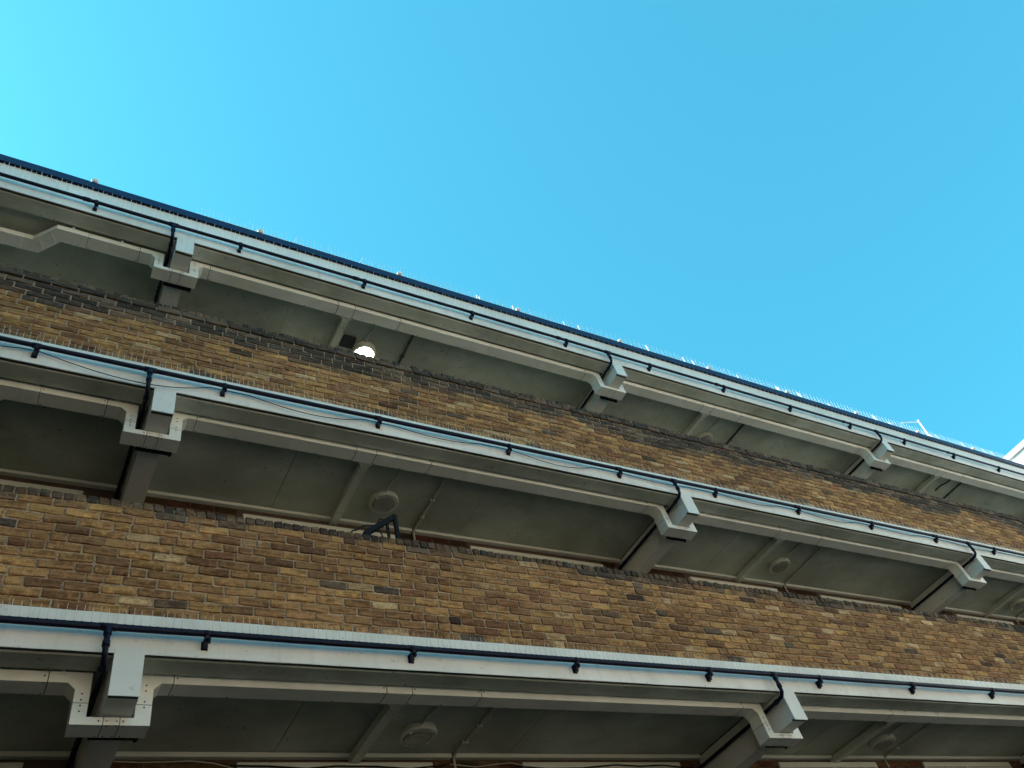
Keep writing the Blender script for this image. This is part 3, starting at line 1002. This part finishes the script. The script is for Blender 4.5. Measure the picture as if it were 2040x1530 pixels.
for L in range(3):
    for i in range(3):
        x = BX[i] + 3.02
        zc = CE[L]
        mb = MB()
        r = 0.012 if L < 2 else 0.015
        mb.tube([(x + 0.05, TY + TD - 0.02, zc - 0.028), (x + 0.012, TY + TD + 0.03, zc - 0.022), (x, TY + TD + 0.08, zc - 0.014), (x, YW - 0.05, zc - 0.014), (x, YW - 0.022, zc - 0.03), (x, YW - 0.018, zc - 0.14)], r, 8)
        for yy in (5.72, 6.0):
            mb.box(x - 0.026, x + 0.026, yy - 0.009, yy + 0.009, zc - 0.031, zc - 0.001)
        o = mb.build("wall_conduit", M_CONDUIT if not (L == 2) else M_RIVET)
        where = ("lowest", "middle", "top")[L]
        tag(o, "%s conduit across the %s gallery ceiling, right of the lamp, %s bay" % ("dark" if L == 2 else "painted", where, bay_side[i]) if not (L == 2 and i == 2)
            else "dark conduit across the top gallery ceiling in the right bay beside a cut-off stub", "conduit", "conduits crossing the gallery ceilings")
# the stub where a lamp was taken down
mb = MB()
x = lx(2) + 0.13; zc = CE[2]
mb.tube([(x + 0.03, TY + TD - 0.01, zc - 0.014), (x + 0.03, 5.44, zc - 0.014), (x - 0.05, 5.55, zc - 0.014), (x - 0.05, 5.70, zc - 0.014)], 0.013, 8)
tag(mb.build("conduit_stub", M_RIVET), "short dark cut-off conduit stub with no lamp on the top gallery ceiling", "conduit")
# dark square vent beside the lit lamp
t = thing("vent_box", (2.785, 5.70, CE[2]), "dark square vent on the top gallery ceiling beside the lit lamp", "vent")
mb = MB(); mb.bevbox(2.70, 2.87, 5.615, 5.785, CE[2] - 0.05, CE[2] - 0.003, 0.004); mb.build("housing", M_VENT, t)
mb = MB(); mb.bevbox(2.675, 2.699, 5.60, 5.80, CE[2] - 0.03, CE[2] - 0.003, 0.003); mb.build("flange", M_CONDUIT, t)

# dark clamp bars under the cross beams, behind the trunking
for L in range(3):
    for i in range(3):
        if L == 0 and i != 1 and i != 0: continue
        xb = BX[i]
        zc = BB[L] - 0.003
        mb = MB()
        yb_ = TY + TD + 0.035
        mb.bevbox(xb - 0.03, xb + BWID + 0.085, yb_, yb_ + 0.032, zc - 0.036, zc, 0.003)
        mb.tube([(xb + BWID + 0.065, yb_ + 0.016, zc - 0.05), (xb + BWID + 0.065, yb_ + 0.016, zc + 0.05)], 0.012, 8)
        o = mb.build("beam_clamp", M_BLACK)
        tag(o, "dark clamp bar under the %s cross beam of the %s gallery behind the trunking" % (("left", "second", "third")[i], ("lowest", "middle", "top")[L]),
            "clamp", "clamp bars under the cross beams")

# black floodlight bracket on the lower parapet
t = thing("wall_bracket", (2.69, 5.02, FT[0] + 12 * COURSE + 0.06), "black triangular metal bracket with a looped cable standing on the lower brick wall", "bracket")
zt = t.location.z
mb = MB(); mb.bevbox(2.672, 2.708, 5.0, 5.035, zt, 4.785, 0.003); mb.build("post", M_BLACK, t)
mb = MB(); mb.exty([(2.672, 4.785), (2.40, 4.565), (2.375, 4.53), (2.42, 4.515), (2.672, 4.725)], 5.001, 5.034); mb.build("strut", M_BLACK, t)
mb = MB(); mb.bevbox(2.592, 2.614, 5.004, 5.026, zt, 4.69, 0.002); mb.build("rod", M_BLACK, t)
mb = MB(); mb.bevbox(2.60, 2.80, 4.99, 5.06, zt, zt + 0.05, 0.003); mb.build("foot_plate", M_BLACK, t)
mb = MB(); mb.lathe((2.395, 5.018, 4.49), [(0.0, 0.05), (0.03, 0.045), (0.04, 0.02), (0.04, -0.03), (0.0, -0.03)], 14); mb.build("swivel", M_BLACK, t)
mb = MB(); mb.tube([(2.20, 5.03, zt + 0.004), (2.27, 5.03, 4.54), (2.33, 5.04, 4.575), (2.38, 5.04, 4.625), (2.47, 5.04, 4.645), (2.56, 5.04, 4.655), (2.60, 5.04, 4.70), (2.585, 5.04, 4.735), (2.55, 5.04, 4.735), (2.535, 5.04, 4.70), (2.55, 5.03, 4.66)], 0.0075, 7); mb.build("looped_cable", M_CABLE, t)
mb = MB(); mb.tube([(2.47, 5.0, 4.56), (2.475, 4.94, 4.50), (2.478, 4.900, 4.44), (2.485, 4.900, 4.40)], 0.006, 6); mb.build("tail_cable", M_CABLE, t)

# cables tacked along the rear wall of the lowest gallery
def wall_cable(pts, r, mat, label):
    mb = MB(); mb.tube(pts, r, 6)
    tag(mb.build("wall_cable", mat), label, "cable", "cables tacked along the rear wall")
wall_cable([(0.72, YW - 0.045, 3.128), (0.95, YW - 0.045, 3.118), (1.15, YW - 0.045, 3.122), (1.32, YW - 0.045, 3.128), (1.48, YW - 0.045, 3.112), (1.64, YW - 0.045, 3.07)], 0.003, M_TRIM,
           "thin pale cable along the dark brick wall under the lowest ceiling, left bay")
wall_cable([(1.60, YW - 0.05, 3.09), (1.9, YW - 0.05, 3.085), (2.2, YW - 0.05, 3.065), (2.45, YW - 0.05, 3.085), (2.8, YW - 0.05, 3.08), (3.1, YW - 0.05, 3.06), (3.45, YW - 0.05, 3.09)], 0.007, M_CABLE,
           "thick black cable drooping over the first cream door frame of the lowest gallery")
wall_cable([(4.15, YW - 0.05, 3.08), (4.5, YW - 0.05, 3.055), (4.9, YW - 0.05, 3.06), (5.3, YW - 0.05, 3.09), (5.6, YW - 0.05, 3.075), (5.9, YW - 0.05, 3.085), (6.3, YW - 0.05, 3.05)], 0.007, M_CABLE,
           "thick black cable drooping over the second cream door frame of the lowest gallery")
wall_cable([(3.5, YW - 0.045, 3.10), (3.75, YW - 0.045, 3.075), (3.95, YW - 0.045, 3.10), (4.12, YW - 0.045, 3.112), (4.25, YW - 0.045, 3.09)], 0.003, M_TRIM,
           "thin pale cable on the dark brick pier between the two door frames")

# ------------------------------------------------------------------ neighbouring wing, and wings added out of view
wg = thing("white_building", (25, 4, GROUND), "sunlit white rendered building with a grey coping beyond the right end of the block", "building")
mb = MB(); mb.bevbox(20.0, 30, -9.0, 16.0, GROUND, 10.33, 0.01); mb.build("wall", M_WHITE, wg)
mb = MB(); mb.bevbox(19.95, 30.05, -9.05, 16.05, 10.331, 10.48, 0.008); mb.build("coping", M_COPING, wg)

# unseen wing added at the left to darken that end of the galleries
mb = MB(); mb.box(-10.0, X0 - 0.01, -5.0, 15.0, GROUND, 8.0)
tag(mb.build("added_left_wing", M_DARKBRICK), kind='structure')
# unseen wing added behind the camera to bounce warm light and block sky
mb = MB(); mb.box(-10.0, 30.0, -26.0, -13.0, GROUND, 10.5)
tag(mb.build("added_opposite_wing", M_BOUNCE_WALL), kind='structure')
# gallery front below the picture
mb = MB(); mb.box(X0, X1, YF + 0.01, YF + 0.22, 0.58, 1.87)
mb.box(X0, X1, YF + 0.221, YW - 0.001, 0.62, 0.86)
tag(mb.build("lower_gallery", M_DARKBRICK), kind='structure')
